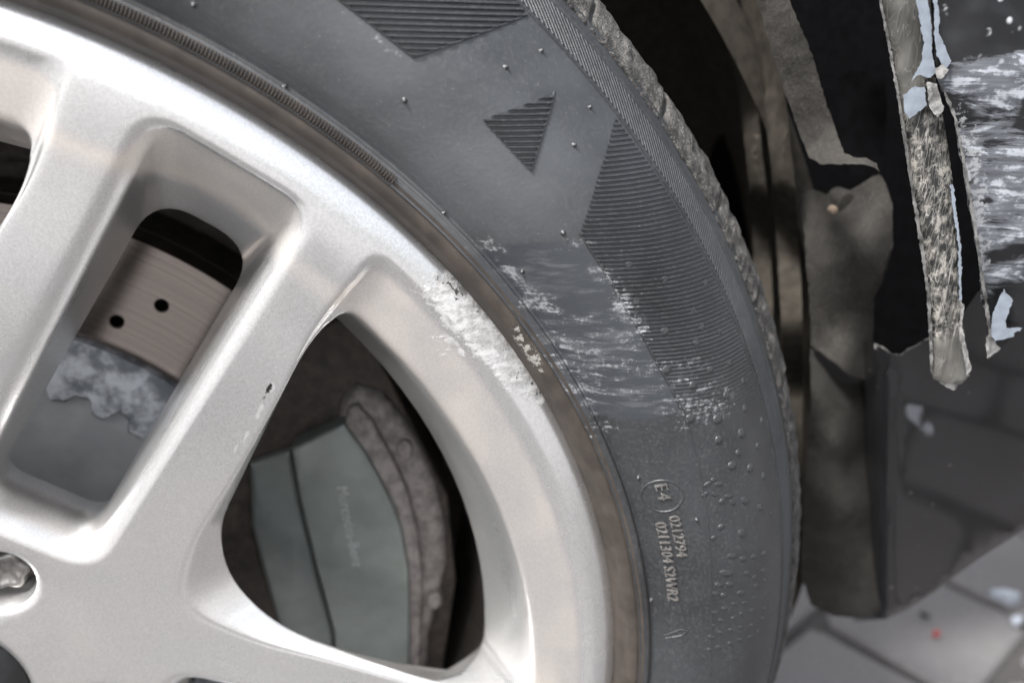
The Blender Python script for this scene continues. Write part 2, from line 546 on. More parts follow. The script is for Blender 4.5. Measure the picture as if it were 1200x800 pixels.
def mat_tread():
    n = NT('worn_tread_rubber')
    f = n.noise(160, 5, .7); g = n.noise(700, 3, .7)
    c = n.mix(n.step(f, .35, .68), (.026, .025, .024), (.115, .108, .10))
    c = n.mix(n.step(g, .62, .74), c, (.22, .21, .195))
    n.set(Base_Color=c, Roughness=.8, Normal=n.bump(n.math('ADD', f, g), .8, .0016))
    return n.m
M = dict(worn_edge=simple('worn_paint_edge', (.10, .098, .094), .6, 0, 260, .8, .4), worn=simple('worn_raised_rubber', (.085, .08, .076), .7, 0, 600, .35), tread=mat_tread(), rubber=mat_rubber(), bead=mat_bead(), silver=mat_silver(), disc=mat_disc(), hat=mat_hat(),
         barrel=simple('brake_dusted_barrel', (.055, .047, .042), .6, .3),
         black=simple('black_plastic', (.012, .012, .013), .4),
         void=simple('dark_inner_plastic', (.003, .003, .0034), .85, spec=.03), shell=simple('arch_shell_plastic', (.032, .028, .023), .9, spec=.1),
         hub=simple('plain_disc_face', (.37, .385, .395), .5, .35, 60, .12),
         caliper=simple('caliper_paint', (.155, .172, .163), .36, .25, 90, .10, .1),
         caliper_dark=simple('caliper_groove', (.09, .10, .098), .45, .2),
         cast=mat_cast('cast_caliper_edge', (.10, .088, .083), (.23, .21, .20)),
         rust=mat_cast('rusty_shield', (.021, .0165, .0138), (.052, .040, .033)),
         bolt=simple('steel_bolt', (.22, .21, .20), .4, .8, 400, .3), letter=simple('caliper_lettering', (.25, .265, .255), .5),
         felt=mat_felt(), bumper=mat_bumper(), scraped=mat_scraped(), low=mat_lowbumper(),
         primer=simple('pale_blue_primer', (.185, .21, .245), .55, 0, 300, .12, .1), torn=simple('torn_white_plastic', (.19, .185, .178), .6, 0, 420, .6, .5),
         stone=mat_stone(), joint=simple('joint_sand', (.045, .042, .04), .95, 0, 400, .4, .6, .002),
         ground=simple('ground_paving', (.19, .185, .185), .9, 0, 30, .25), shard=simple('pale_plastic_shard', (.28, .30, .335), .3, 0, 200, .06),
         red=simple('red_lens_plastic', (.20, .03, .03), .2, 0, 200, .1), brown=simple('light_clip', (.35, .27, .2), .6))

# ------------------------------------------------------------------ ground
def ground():
    S = 40.
    g = mesh_obj('ground', [(-S, -S, -.012), (S, -S, -.012), (S, S, -.012), (-S, S, -.012)], [(0, 1, 2, 3)], M['ground'], None, False)
    g['kind'] = 'structure'
    v, f = [(-.45, -.75, -.008), (1.5, -.75, -.008), (1.5, 1.1, -.008), (-.45, 1.1, -.008)], [(0, 1, 2, 3)]
    j = mesh_obj('joint_bed', v, f, M['joint'], None, False); j['kind'] = 'structure'
    # interlocking pavers with clipped corners
    L, Wd, gap = .150, .150, .013
    me_list = []
    for k in range(4):
        bm = bmesh.new()
        hl, hw, c = (L - gap) / 2, (Wd - gap) / 2, .012
        outl = [(-hl, -hw + c), (-hl + c, -hw), (hl - c, -hw), (hl, -hw + c), (hl, hw - c), (hl - c, hw), (-hl + c, hw), (-hl, hw - c)]
        outl = [(x + random.uniform(-.003, .003), y + random.uniform(-.003, .003)) for x, y in outl]
        lo = [bm.verts.new((x, y, -.03)) for x, y in outl]
        md = [bm.verts.new((x, y, -.004)) for x, y in outl]
        tp = [bm.verts.new((x * .955, y * .955, random.uniform(-.0008, .0008))) for x, y in outl]
        for A_, B_ in ((lo, md), (md, tp)):
            for i in range(8): bm.faces.new((A_[i], A_[(i + 1) % 8], B_[(i + 1) % 8], B_[i]))
        bm.faces.new(tp)
        me = bpy.data.meshes.new('paving_stone'); bm.to_mesh(me); bm.free()
        me.materials.append(M['stone']); me_list.append(me)
    rot = R(33)
    cnt = 0
    for i in range(-6, 14):
        for k in range(-8, 10):
            x, y = i * L + (k % 2) * L * .5, k * Wd
            X, Y = .55 + x * math.cos(rot) - y * math.sin(rot), .10 + x * math.sin(rot) + y * math.cos(rot)
            if not (-.30 < X < 1.4 and -.65 < Y < 1.0) or cnt > 290: continue
            o = link('paving_stone', random.choice(me_list)); o.parent = j
            o.location = (X, Y, random.uniform(-.0015, .0015)); o.rotation_euler = (random.uniform(-.01, .01), random.uniform(-.01, .01), rot + random.uniform(-.02, .02))
            cnt += 1
ground()

def on_ground(px, py, h=0.):
    d = FWD + RIGHT * ((px - 600) / FPX) - UP * ((py - 400) / FPX)
    s = (-HUB + h - CAM[1]) / d[1]
    q = CAM + d * s
    return Vector(world(*q))

def shard(name, px, py, size, mat, label, h=5):
    c = on_ground(px, py)
    bm = bmesh.new()
    n = 6
    ang = sorted(random.uniform(0, 6.28) for _ in range(n))
    ang = [i * 6.283 / n + random.uniform(-.35, .35) for i in range(n)]
    pts = [(math.cos(t) * size * random.uniform(.6, 1.1), math.sin(t) * size * random.uniform(.5, .9)) for t in ang]
    lo = [bm.verts.new((x, y, 0.0005 + .1 * x)) for x, y in pts]; hi = [bm.verts.new((x * .9, y * .9, h * .001 + .25 * x)) for x, y in pts]
    for i in range(n): bm.faces.new((lo[i], lo[(i + 1) % n], hi[(i + 1) % n], hi[i]))
    bm.faces.new(hi); bm.faces.new(lo[::-1])
    me = bpy.data.meshes.new(name); bm.to_mesh(me); bm.free(); me.materials.append(mat)
    o = link(name, me); o.location = c + Vector((0, 0, .004)); o.rotation_euler = (0, 0, random.uniform(0, 6))
    return tag(o, label, 'debris', 'broken pieces on the paving')
shard('plastic_shard', 1176, 706, .014, M['shard'], 'pale blue-white plastic shard lying on the paving at lower right', 9)
shard('plastic_shard', 1190, 733, .007, M['shard'], 'tiny pale chip just below the big white shard on the paving', 4)
shard('lens_splinter', 1096, 748, .005, M['red'], 'small red lens splinter lying on the grey paving', 4)
shard('plastic_crumb', 1082, 725, .006, M['black'], 'small dark crumb of plastic on the paving near the bumper edge', 4)

# ------------------------------------------------------------------ wheel
wheel = thing('car_wheel', 'silver twin-spoke alloy wheel with scraped rim lip and scuffed black tyre', 'wheel', (0, .107, 0))

# --- tyre
SIDE = smooth_prof([(251.2, 2.6), (254.6, 2.9), (255.6, 1.6), (257.5, 2.6), (262, 5.4), (270, 8.2), (279, 8.8), (288, 7.0), (298, 2.0), (309, -8.6), (316, -17.4), (321, -24.2), (325, -30.5), (327.6, -36)], 5)
SR = np.array([p[0] for p in SIDE]); SW = np.array([p[1] for p in SIDE])
def sidew(a, b):
    return float(np.interp(math.hypot(a, b), SR, SW))
def on_tyre(px, py):
    w = 5.
    for _ in range(12):
        a, b = at(px, py, w); w = .5 * w + .5 * sidew(a, b)
    return a, b
mir = lambda L: [(r, -214 - w) for r, w in L][::-1]
tread = [(322.5, -40), (322.5, -86), (329.5, -87), (330.5, -94), (330.6, -120), (329.5, -127), (323, -128), (322.5, -174)]
V, F = revolve(SIDE + tread + mir(SIDE)[::4], 1080)
SMEAR = [(640, 320, 27, 12, 0, 1), (690, 400, 30, 16, 0, 1), (730, 455, 28, 12, 0, 1)]
SCRAPE = [(578, 292, 6, 3, -20, .9), (598, 318, 2.2, 9, 40, .8), (640, 362, 9, 4.5, -12, 1.0), (625, 345, 3, 9, 38, .8),
                     (728, 352, 5, 6, 30, 1.0), (745, 372, 2.4, 12, 28, .8), (733, 395, 6, 4, -20, .62),
                     (700, 440, 18, 6, 3, .62), (705, 458, 20, 2.6, 2, .75), (720, 425, 14, 3, 6, .55), (662, 430, 3.2, 14, 30, .5),
                     (690, 475, 3, 7, 25, .8), (668, 282, 9, 2.4, 0, .62), (705, 318, 7, 4, -30, .62), (760, 425, 12, 5, 6, .5),
                     (815, 470, 18, 9, 0, .62), (785, 440, 14, 10, 0, .5), (830, 482, 14, 3, 5, .66), (700, 505, 9, 4, 0, .5),
                     (445, 45, 8, 1.6, -42, .66), (680, 400, 16, 12, 0, .42)]
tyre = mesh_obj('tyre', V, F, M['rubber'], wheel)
DUST_SHEEN = [(330, 30, 70, 34, -25, .8), (520, 170, 70, 34, -42, .95), (470, 110, 90, 30, -35, .9), (620, 240, 30, 22, -40, .8), (650, 90, 40, 18, -45, .5)]  # soft patches up the sidewall: light painted in along with dust
wear(tyre, 'dust_sheen', DUST_SHEEN, 5); wear(tyre, 'smear', SMEAR, 5); wear(tyre, 'scrape', SCRAPE, 5)
tyre['label'] = 'black tyre with ribbed triangles and pale scrape marks on its sidewall'
# bead ring against the rim, brown with dust
V, F = revolve(smooth_prof([(243.5, -6), (245.9, -1.2), (247.2, 1.2), (249.0, 2.2), (250.6, 2.2), (251.4, 1.2), (251.0, -4)], 4), 960)
wear(mesh_obj('rim_protector', V, F, M['bead'], tyre), 'scrape', [(607, 362, 1.3, 7, 40, .72), (614, 378, 1.2, 4, 40, .7), (612, 400, 2.4, 8, 33, .8), (625, 420, 2.6, 7, 30, .85), (633, 405, 1.6, 4, 30, .7)], 2)

def ribs(name, poly, spacing, h, slope, mat, fade=None):
    """fine moulded ribs over a patch of sidewall, outline in (a, b)"""
    P = np.array(poly); c, s = math.cos(slope), math.sin(slope)
    Q = np.stack([P[:, 0] * c + P[:, 1] * s, -P[:, 0] * s + P[:, 1] * c], 1)
    V, F = [], []
    def cuts(y):
        xs = []
        for i in range(len(Q)):
            p, q = Q[i], Q[(i + 1) % len(Q)]
            if (p[1] > y) != (q[1] > y): xs.append(p[0] + (y - p[1]) / (q[1] - p[1]) * (q[0] - p[0]))
        xs.sort()
        return xs
    y = Q[:, 1].min() + spacing * .5
    while y < Q[:, 1].max():
        sec = ((-.46, -.15), (-.12, 1), (.10, 1), (.40, -.15))
        mid = cuts(y)
        rows = [cuts(y + dy * spacing) for dy, _ in sec]
        rows = [r_ if len(r_) == len(mid) else mid for r_ in rows]
        for m_ in range(0, len(mid) - 1, 2):
            if mid[m_ + 1] - mid[m_] < .5: continue
            n = max(2, int((mid[m_ + 1] - mid[m_]) / 2.2))
            base = len(V)
            for k in range(n + 1):
                for (dy, hh), r_ in zip(sec, rows):
                    x = r_[m_] + (r_[m_ + 1] - r_[m_]) * k / n
                    yy = y + dy * spacing
                    a, b = x * c - yy * s, x * s + yy * c
                    V.append(world(a, b, sidew(a, b) + h * hh * (1 if not fade else min(1, max(.12, (b - fade[0]) / (fade[1] - fade[0]))))))
            for k in range(n):
                for j in range(3):
                    i0 = base + k * 4 + j
                    F.append((i0, i0 + 4, i0 + 5, i0 + 1))
        y += spacing
    o = mesh_obj(name, V, F, mat, tyre, False)
    o['kind'] = 'stuff'
    wear(o, 'scrape', SCRAPE, 5)
    return o
pA = [on_tyre(*p) for p in [(396, -2), (440, 32), (485, 67), (552, 43), (618, 17), (600, -4), (560, -50), (330, -55)]]
pB = [on_tyre(*p) for p in [(565, 140), (650, 108), (637, 152), (622, 200), (593, 170)]]
def ringpt(th, r): return (r * math.cos(R(th)), r * math.sin(R(th)))
pC = [on_tyre(*p) for p in [(722, 136), (702, 204), (680, 274), (715, 328), (752, 392), (785, 452), (804, 490), (850, 482), (890, 466)]]
th_hi = math.degrees(math.atan2(pC[0][1], pC[0][0])); th_lo = math.degrees(math.atan2(pC[-1][1], pC[-1][0]))
pC = pC[:-1] + [ringpt(t, 308.3) for t in np.linspace(th_lo, th_hi, 14)]
ribs('ribbed_patch', pA, 1.38, .75, R(-2), M['rubber'])
ribs('ribbed_patch', pB, 1.36, .75, R(-2), M['rubber'])
ribs('ribbed_patch', pC, 1.26, .55, R(-3), M['rubber'], (at(800, 470, -2)[1], at(800, 350, -2)[1]))
# raised outlines of the patches
def bead_line(name, pts, rad, mat, parent, lift=0.2):
    P = resample(pts, 2.5, closed=False)
    V, F = [], []
    for i, p in enumerate(P):
        q0 = P[max(0, i - 1)]; q1 = P[min(len(P) - 1, i + 1)]
        t = (q1 - q0) / (np.linalg.norm(q1 - q0) + 1e-9); nrm = np.array([-t[1], t[0]])
        for dx, hh in ((-1, -.3), (-.45, 1), (.45, 1), (1, -.3)):
            a, b = p + nrm * rad * dx
            V.append(world(a, b, sidew(a, b) + hh * rad * .8 + lift - .2))
    for i in range(len(P) - 1):
        for j in range(3):
            k = i * 4 + j
            F.append((k, k + 4, k + 5, k + 1))
    o = mesh_obj(name, V, F, mat, parent, False)
    wear(o, 'scrape', SCRAPE + [(720, 340, 3, 22, 30, .7), (622, 170, 3, 12, 20, .5)], 5)
    return o
for line in ([(485, 67), (552, 43), (618, 17)], [(622, 200), (637, 152), (650, 108)], [(680, 274), (715, 328), (752, 392), (785, 452), (806, 495)], [(396, -2), (440, 32), (485, 67)]):
    bead_line('moulded_edge', [on_tyre(*p) for p in line], .5, M['rubber'], tyre)
# faint seam running down the sidewall below the scrape
bead_line('moulded_edge', [on_tyre(*p) for p in [(806, 495), (818, 540), (828, 600), (833, 660), (834, 720), (832, 790)]], .4, M['rubber'], tyre, .1)
# diagonal hatching on the shoulder strip, one part
V, F = [], []
N = 1000
for k in range(N):
    th0 = 2 * math.pi * k / N
    b0 = len(V); m_ = 7
    for j in range(m_):
        u = j / (m_ - 1); r = 310.2 + 6.4 * u; th = th0 + u * .040
        for d, hh in ((-.40, -.05), (-.12, .24), (.12, .24), (.40, -.05)):
            t = th + d * 2 * math.pi / N
            a, b = r * math.cos(t), r * math.sin(t)
            V.append(world(a, b, sidew(a, b) + hh))
    for j in range(m_ - 1):
        for i in range(3):
            q = b0 + j * 4 + i
            F.append((q, q + 1, q + 5, q + 4))
o = mesh_obj('shoulder_hatching', V, F, M['rubber'], tyre, False); o['kind'] = 'stuff'
# shoulder ridges
for r0, hgt, wd in ((309.4, .5, .5), (317.6, .7, .8), (321.0, .8, 1.0)):
    pr = [(r0 - wd, sidew(r0 - wd, 0) - .2), (r0 - wd * .4, sidew(r0, 0) + hgt), (r0 + wd * .4, sidew(r0, 0) + hgt), (r0 + wd, sidew(r0 + wd, 0) - .2)]
    V, F = revolve(pr, 540)
    mesh_obj('shoulder_ridge', V, F, M['rubber'], tyre)
# fine radial teeth of the bead band, from the top down to the scrape
V, F = [], []
N = 1440
for k in range(N):
    th = R(47) + 2 * math.pi * .84 * k / N
    b0 = len(V)
    for j, r in enumerate((251.3, 252.2, 253.8, 254.7)):
        for d, hh in ((-.40, -.3), (-.18, .75), (.14, .75), (.34, -.3)):
            t = th + d * 2 * math.pi * .84 / N
            V.append(world(r * math.cos(t), r * math.sin(t), 2.75 + (hh if 0 < j < 3 else -.2)))
    for j in range(3):
        for i in range(3):
            q = b0 + j * 4 + i
            F.append((q, q + 1, q + 5, q + 4))
o = mesh_obj('bead_teeth', V, F, M['bead'], tyre, False); o['kind'] = 'stuff'
V, F = revolve([(251.0, 2.0), (252, 2.75), (254.4, 2.95), (255.4, 1.9)], 360)
mesh_obj('bead_band', V, F, M['bead'], tyre)

# vent nubs and moulded dots: one mesh each, copied
def dome(name, r, h, mat, tip=False):
    V, F = [], []
    n = 12; rings = [(1.0, -.3), (.95, .25), (.75, .7), (.4, .95)]
    if tip: rings = [(1.6, -.2), (1.2, .12), (.75, .25), (.62, .9), (.4, 1.0)]
    for rr, hh in rings:
        for i in range(n):
            t = 2 * math.pi * i / n
            V.append((r * rr * math.cos(t) * .001, -h * hh * .001, r * rr * math.sin(t) * .001))
    for k in range(len(rings) - 1):
        for i in range(n): F.append((k * n + i, k * n + (i + 1) % n, (k + 1) * n + (i + 1) % n, (k + 1) * n + i))
    F.append(tuple(range((len(rings) - 1) * n, len(rings) * n)))
    me = bpy.data.meshes.new(name); me.from_pydata(V, [], F); me.shade_smooth(); me.materials.append(mat)
    return me
nub = dome('vent_nub', .62, .9, M['rubber'], True)
dot = dome('moulded_dot', 1.0, .34, M['rubber'])
def stud(name, me, px, py, s=1., stretch=1., rot=0):
    a, b = on_tyre(px, py)
    o = link(name, me); o.parent = tyre
    e = .5; r_ = math.hypot(a, b)
    sl = (float(np.interp(r_ + e, SR, SW)) - float(np.interp(r_ - e, SR, SW))) / (2 * e)
    nrm = Vector((-sl * a / r_, -1, -sl * b / r_)).normalized()
    q = Vector((0, -1, 0)).rotation_difference(nrm)
    o.rotation_mode = 'QUATERNION'
    from mathutils import Quaternion
    o.rotation_quaternion = q @ Quaternion((0, 1, 0), R(rot))
    o.location = Vector(world(a, b, sidew(a, b)))
    o.matrix_parent_inverse = Matrix()
    o.scale = (s * stretch, s, s)
for p in [(474, 118), (593, 79), (634, 60), (691, 126), (673, 170), (660, 273), (612, 318), (520, 250), (227, 6), (334, 102), (748, 559), (816, 608), (763, 702)]:
    stud('vent_nub', nub, *p)
dots = [(737, 310, 1.3), (779, 327, 1.2), (826, 331, 1.2), (746, 353, 1.3), (812, 363, 1.1), (779, 388, 1.5), (822, 383, 1.1), (843, 388, 1.1), (816, 401, 1.2), (781, 433, 1.5), (832, 433, 1.2), (855, 425, 1.1),
        (812, 451, 1.4), (851, 463, 1.3), (871, 446, 1.1), (809, 490, 1.4), (841, 491, 1.5), (873, 478, 1.3), (842, 515, 1.4), (869, 507, 1.6), (893, 492, 1.2), (858, 545, 1.5), (879, 548, 1.6), (895, 557, 1.4), (865, 530, 1.1), (888, 522, 1.3),
        (829, 567, .9), (836, 562, .9), (842, 567, .9), (826, 579, .9), (837, 579, .8), (846, 587, 1.1), (854, 581, 1.0), (858, 588, 1.0), (873, 586, 1.5), (891, 594, 1.6), (845, 617, 1.2), (836, 630, 1.0), (869, 624, 1.7), (904, 602, 1.),
        (858, 651, 1.2), (871, 654, 1.2), (883, 652, 1.1), (896, 648, 1.4), (851, 671, 1.5), (875, 671, 1.0), (884, 676, 1.0), (895, 668, 1.1), (842, 685, 1.1), (855, 684, 1.1), (838, 695, 1.0), (848, 697, 1.1), (868, 694, 1.2), (886, 686, 1.), (897, 679, 1.)]
for i in range(4):
    for k in range(6):
        dots.append((836 + k * 12 - i * 2 + random.uniform(-2, 2), 716 + i * 15 - k * 4 + random.uniform(-2, 2), .85))
for x, y, s in dots:
    stud('moulded_dot', dot, x, y, s * (1.1 if y < 560 else .9), random.choice((1.0, 1.2)) if y < 560 else random.choice((1.3, 1.7, 2.)), random.choice((-30, 10, 40)) if y < 640 else 20)
# approval mark and numbers, read downwards
def tan_dir(a, b):
    r_ = math.hypot(a, b); return np.array([b / r_, -a / r_]), np.array([a / r_, b / r_])
def arc_text(name, body, px, py, size, spread=1.):
    a, b = on_tyre(px, py)
    r0 = math.hypot(a, b); t0 = math.atan2(b, a)
    cu = bpy.data.curves.new(name, 'FONT'); cu.body = body; cu.size = size; cu.extrude = .5; cu.resolution_u = 2; cu.space_character = spread
    o = bpy.data.objects.new(name, cu); COL.objects.link(o)
    me = bpy.data.meshes.new_from_object(o.evaluated_get(bpy.context.evaluated_depsgraph_get()))
    bpy.data.objects.remove(o); bpy.data.curves.remove(cu)
    for v in me.vertices:
        r_ = r0 + v.co.y; t = t0 - v.co.x / r0
        a, b = r_ * math.cos(t), r_ * math.sin(t)
        v.co = world(a, b, sidew(a, b) + v.co.z * 1.3)
    me.materials.append(M['worn']); me.name = name
    return link(name, me, tyre)
arc_text('moulded_lettering', 'E4', 766, 567, 5.6, 1.35)
arc_text('moulded_lettering', '0212794', 783, 604, 4.9)
arc_text('moulded_lettering', '0211304 S2WR2', 767, 611, 4.9)
a0, b0 = on_tyre(776, 581)
bead_line('approval_ring', [(a0 + 6.3 * math.cos(t), b0 + 6.3 * math.sin(t)) for t in np.linspace(0, 2 * math.pi, 33)], .35, M['rubber'], tyre)
bead_line('moulded_arrow', [on_tyre(*p) for p in [(778, 744), (797, 737), (806, 738), (799, 744), (780, 747)]], .35, M['rubber'], tyre)

# tread blocks on the shoulder
def block(seed):
    V, F = [], []
    NA, NS = 30, 12
    sec = [(317, -26.0), (320.3, -22.4), (322.4, -24.6), (324.6, -27.6), (326.6, -31.0), (328.4, -34.8), (329.6, -39.5), (330.3, -46), (330.6, -54), (330.8, -64), (331, -74), (331, -82), (329, -84), (320, -84)]
    half = math.radians(360 / 56 / 2 - .12)
    for i in range(NA + 1):
        t = -half + 2 * half * i / NA
        edge = min(i, NA - i)
        for r, w in sec:
            tt = t + R(.9) * (-(w + 34) / 50)
            q = Vector((t * 330 * .18, w * .18, seed * 9.1))
            k = mnoise.fractal(q, 1., 2., 4)
            rr = r + (1.1 * k + .45 * mnoise.noise(q * 7.) if r > 319 else 0) - (.5 if edge == 0 else 0) * (r > 319)
            ww = w + (.9 * mnoise.noise(q * 2.3) + .5 * mnoise.noise(q * 8.) if r > 319 else 0)
            V.append(world(rr * math.cos(tt), rr * math.sin(tt), ww))
    n = len(sec)
    V = [(x, y, z - HUB * .001) for x, y, z in V]
    for i in range(NA):
        for j in range(n - 1): F.append((i * n + j, i * n + j + 1, (i + 1) * n + j + 1, (i + 1) * n + j))
    F.append(tuple(range(n))[::-1]); F.append(tuple(range(NA * n, NA * n + n)))
    me = bpy.data.meshes.new('tread_block'); me.from_pydata(V, [], F); me.shade_smooth(); me.materials.append(M['tread'])
    return me
blocks = [block(s) for s in range(5)]
for k in range(56):
    o = link('tread_block', blocks[(k * 3) % 5]); o.parent = tyre
    o.location = (0, 0, HUB * .001); o.rotation_euler = (0, -R(360 / 56 * k + 2.4), 0)

# --- alloy rim
ZT = np.array([[20, -25], [45, -26.5], [65, -26.5], [90, -24], [120, -19.5], [160, -13.2], [200, -7.4], [216, -4.4], [225, -2.4], [231, -1.3], [235, -1.5], [239, -2.6], [245, -5]])
_zr = np.linspace(10, 245, 471); _zz = np.interp(_zr, ZT[:, 0], ZT[:, 1]); _k = np.ones(13) / 13
_zz = np.convolve(np.pad(_zz, 6, 'edge'), _k, 'valid')
def zface(r): return np.interp(r, _zr, _zz)

def rounded(poly, rad, nc=7, ns=6):
    """closed outline: corners eased by rad (0 = plain point); same sampling for equal-length input"""
    P = np.array(poly, float); n = len(P); out = []
    for i in range(n):
        p, q, nx = P[i - 1], P[i], P[(i + 1) % n]
        if rad[i] > 0:
            d0 = min(rad[i], .48 * np.linalg.norm(p - q)) ; d1 = min(rad[i], .48 * np.linalg.norm(nx - q))
            a = q + (p - q) / np.linalg.norm(p - q) * d0; b = q + (nx - q) / np.linalg.norm(nx - q) * d1
            for k in range(nc):
                t = k / (nc - 1)
                out.append((1 - t) ** 2 * a + 2 * t * (1 - t) * q + t * t * b)
            end = b
        else:
            out.append(q); end = q
        d2 = min(rad[(i + 1) % n], .48 * np.linalg.norm(nx - q)) if rad[(i + 1) % n] > 0 else 0
        tgt = nx + (q - nx) / np.linalg.norm(nx - q) * d2
        for k in range(1, ns): out.append(end + (tgt - end) * k / ns)
    return np.array(out)

def narrow(s0, s1, t_in, t_out, r_in, r_out):
    return rounded([(s0, -t_in), (s1, -t_out), (s1, t_out), (s0, t_in)], [r_in, r_out, r_out, r_in], 9, 14)
def wide(ro, corner, sides, s0, rc, ri):
    """outer arc of radius ro to +-corner degrees, sides through (x, y), inner vertex at s0"""
    half = [(ro * math.cos(R(a)), ro * math.sin(R(a))) for a in np.linspace(0, corner, 9)]
    up = half + list(sides)
    poly = up + [(s0, 0)] + [(x, -y) for x, y in up[::-1][:-1]]
    ns = len(sides)
    rad = [0] * 8 + [rc] + [10] * ns + [ri] + [10] * ns + [rc] + [0] * 7
    return rounded(poly, rad, 7, 3)

def loft_levels(levels, radii, nb=6):
    """levels: list of (Nx3) rings; ease the profile at level k by radii[k]"""
    rings = [levels[0]]
    for k in range(1, len(levels) - 1):
        A, B, C_ = levels[k - 1], levels[k], levels[k + 1]
        d0 = np.linalg.norm(A - B, axis=1, keepdims=True); d1 = np.linalg.norm(C_ - B, axis=1, keepdims=True)
        a = B + (A - B) / (d0 + 1e-9) * np.minimum(radii[k], .48 * d0)
        c = B + (C_ - B) / (d1 + 1e-9) * np.minimum(radii[k], .48 * d1)
        for j in range(nb):
            t = j / (nb - 1)
            rings.append((1 - t) ** 2 * a + 2 * t * (1 - t) * B + t * t * c)
    rings.append(levels[-1])
    return rings

def lev(P, z):
    P = np.asarray(P)
    zz = zface(np.hypot(P[:, 0], P[:, 1])) + z if np.isscalar(z) and z > -5 else (np.full(len(P), z) if np.isscalar(z) else z)
    return np.column_stack([P, zz])

# narrow opening, between the two spokes of a pair (local x = pair axis)
n0 = narrow(72, 236, 30, 29, 16, 13); n1 = narrow(76, 231.5, 25.2, 24.6, 14, 10)
n1b = narrow(80, 228.5, 20.6, 20.6, 12, 8)
n2 = narrow(84.5, 198, 17.4, 16.8, 9, 14); n3 = narrow(83, 200, 19.4, 18.6, 9, 14)
def zn(P, z_in, z_out): return np.interp(P[:, 0], [86, 120, 185, 198], [z_in, -42, -43, z_out])
N_LEV = loft_levels([lev(n0, 0.), lev(n1, 0.), lev(n1b, -4.2), lev(n2, zn(n2, -40, -44)), lev(n3, -50.)], [0, 2.6, 3.2, 5, 0])
# wide opening, between two pairs (local x = its axis)
w0 = wide(238.0, 26.8, [(184.0, 88.0), (158, 66.5), (136, 48.5), (108, 31)], 84, 7, 16)
w1 = wide(235.2, 25.4, [(184.5, 83.5), (160, 62.2), (138, 44.0), (112, 25)], 91, 6, 14)
w2 = wide(231.5, 24.6, [(183.0, 81.3), (159.6, 61.0), (138.2, 43.2), (113, 24)], 93.5, 7, 14)
w3 = wide(214.6, 23.6, [(181.0, 79.0), (159.2, 60.0), (138.4, 42.6), (114, 23)], 96, 12, 14)
w4 = wide(199.5, 23.6, [(176.0, 73.6), (157.6, 57.2), (139.6, 39.6), (123, 24)], 114.0, 14, 18)
w5 = wide(205.5, 27.4, [(166.0, 87.0), (146.0, 70.0), (128, 52.5), (111, 38)], 95, 12, 18)
def z5(P):
    r_ = np.hypot(P[:, 0], P[:, 1])
    return np.interp(r_, [98, 160, 185, 194, 200, 205], [-33, -21.5, -19, -27, -47, -58])
w6 = wide(206.0, 28.4, [(162.0, 90.5), (142.0, 73.5), (124, 57), (108, 44)], 92, 12, 18)
def z6(P):
    r_ = np.hypot(P[:, 0], P[:, 1])
    return np.interp(r_, [92, 185, 200, 206], [-48, -44, -56, -60])
def zw(P):
    r_ = np.hypot(P[:, 0], P[:, 1])
    return np.interp(r_, [112, 120, 135, 150, 168, 178, 188, 196, 200], [-29, -25.5, -22, -19.5, -17, -16, -22, -35, -42])
def drop(P, full):
    r_ = np.hypot(P[:, 0], P[:, 1])
    return zface(r_) - np.interp(r_, [188, 214], [.35, full])
W_LEV = loft_levels([lev(w0, 0.), lev(w1, 0.), lev(w2, drop(w2, 2.4)), lev(w3, drop(w3, 3.2)), lev(w4, zw(w4)), lev(w5, z5(w5)), lev(w6, z6(w6))], [0, 2.2, 2.5, 2.6, 2.2, 3, 0], 5)

PAIR0 = 55.3
pts, edges, holes = [], [], []
VV, FF = [], []
def rot2(P, ang):
    c, s = math.cos(R(ang)), math.sin(R(ang)); P = np.array(P, float); Q = P.copy()
    Q[:, 0] = P[:, 0] * c - P[:, 1] * s; Q[:, 1] = P[:, 0] * s + P[:, 1] * c
    return Q
def add_loft(rings, ang):
    n = len(rings[0]); base = len(VV)
    for ring in rings:
        for p in rot2(ring, ang): VV.append(tuple(p))
    for k in range(len(rings) - 1):
        for i in range(n):
            j = (i + 1) % n
            FF.append((base + k * n + i, base + k * n + j, base + (k + 1) * n + j, base + (k + 1) * n + i))
    loop = rot2(rings[0], ang)[:, :2]
    holes.append(loop)
    s = len(pts)
    pts.extend(loop.tolist()); edges.extend((s + i, s + (i + 1) % n) for i in range(n))
def circ(r, n, x=0, y=0): return np.array([(x + r * math.cos(2 * math.pi * i / n), y + r * math.sin(2 * math.pi * i / n)) for i in range(n)])
for k in range(5):
    add_loft(N_LEV, PAIR0 + 72 * k)
    add_loft(W_LEV, PAIR0 - 36 + 72 * k)
    P = [np.column_stack([circ(r, 36, 56), np.full(36, z)]) for r, z in ((14.5, -26.4), (12.6, -26.9), (11.6, -28.5), (11.0, -34), (10.8, -44))]
    P[0][:, 2] = zface(np.hypot(P[0][:, 0], P[0][:, 1]))
    add_loft(P, PAIR0 + 72 * k)
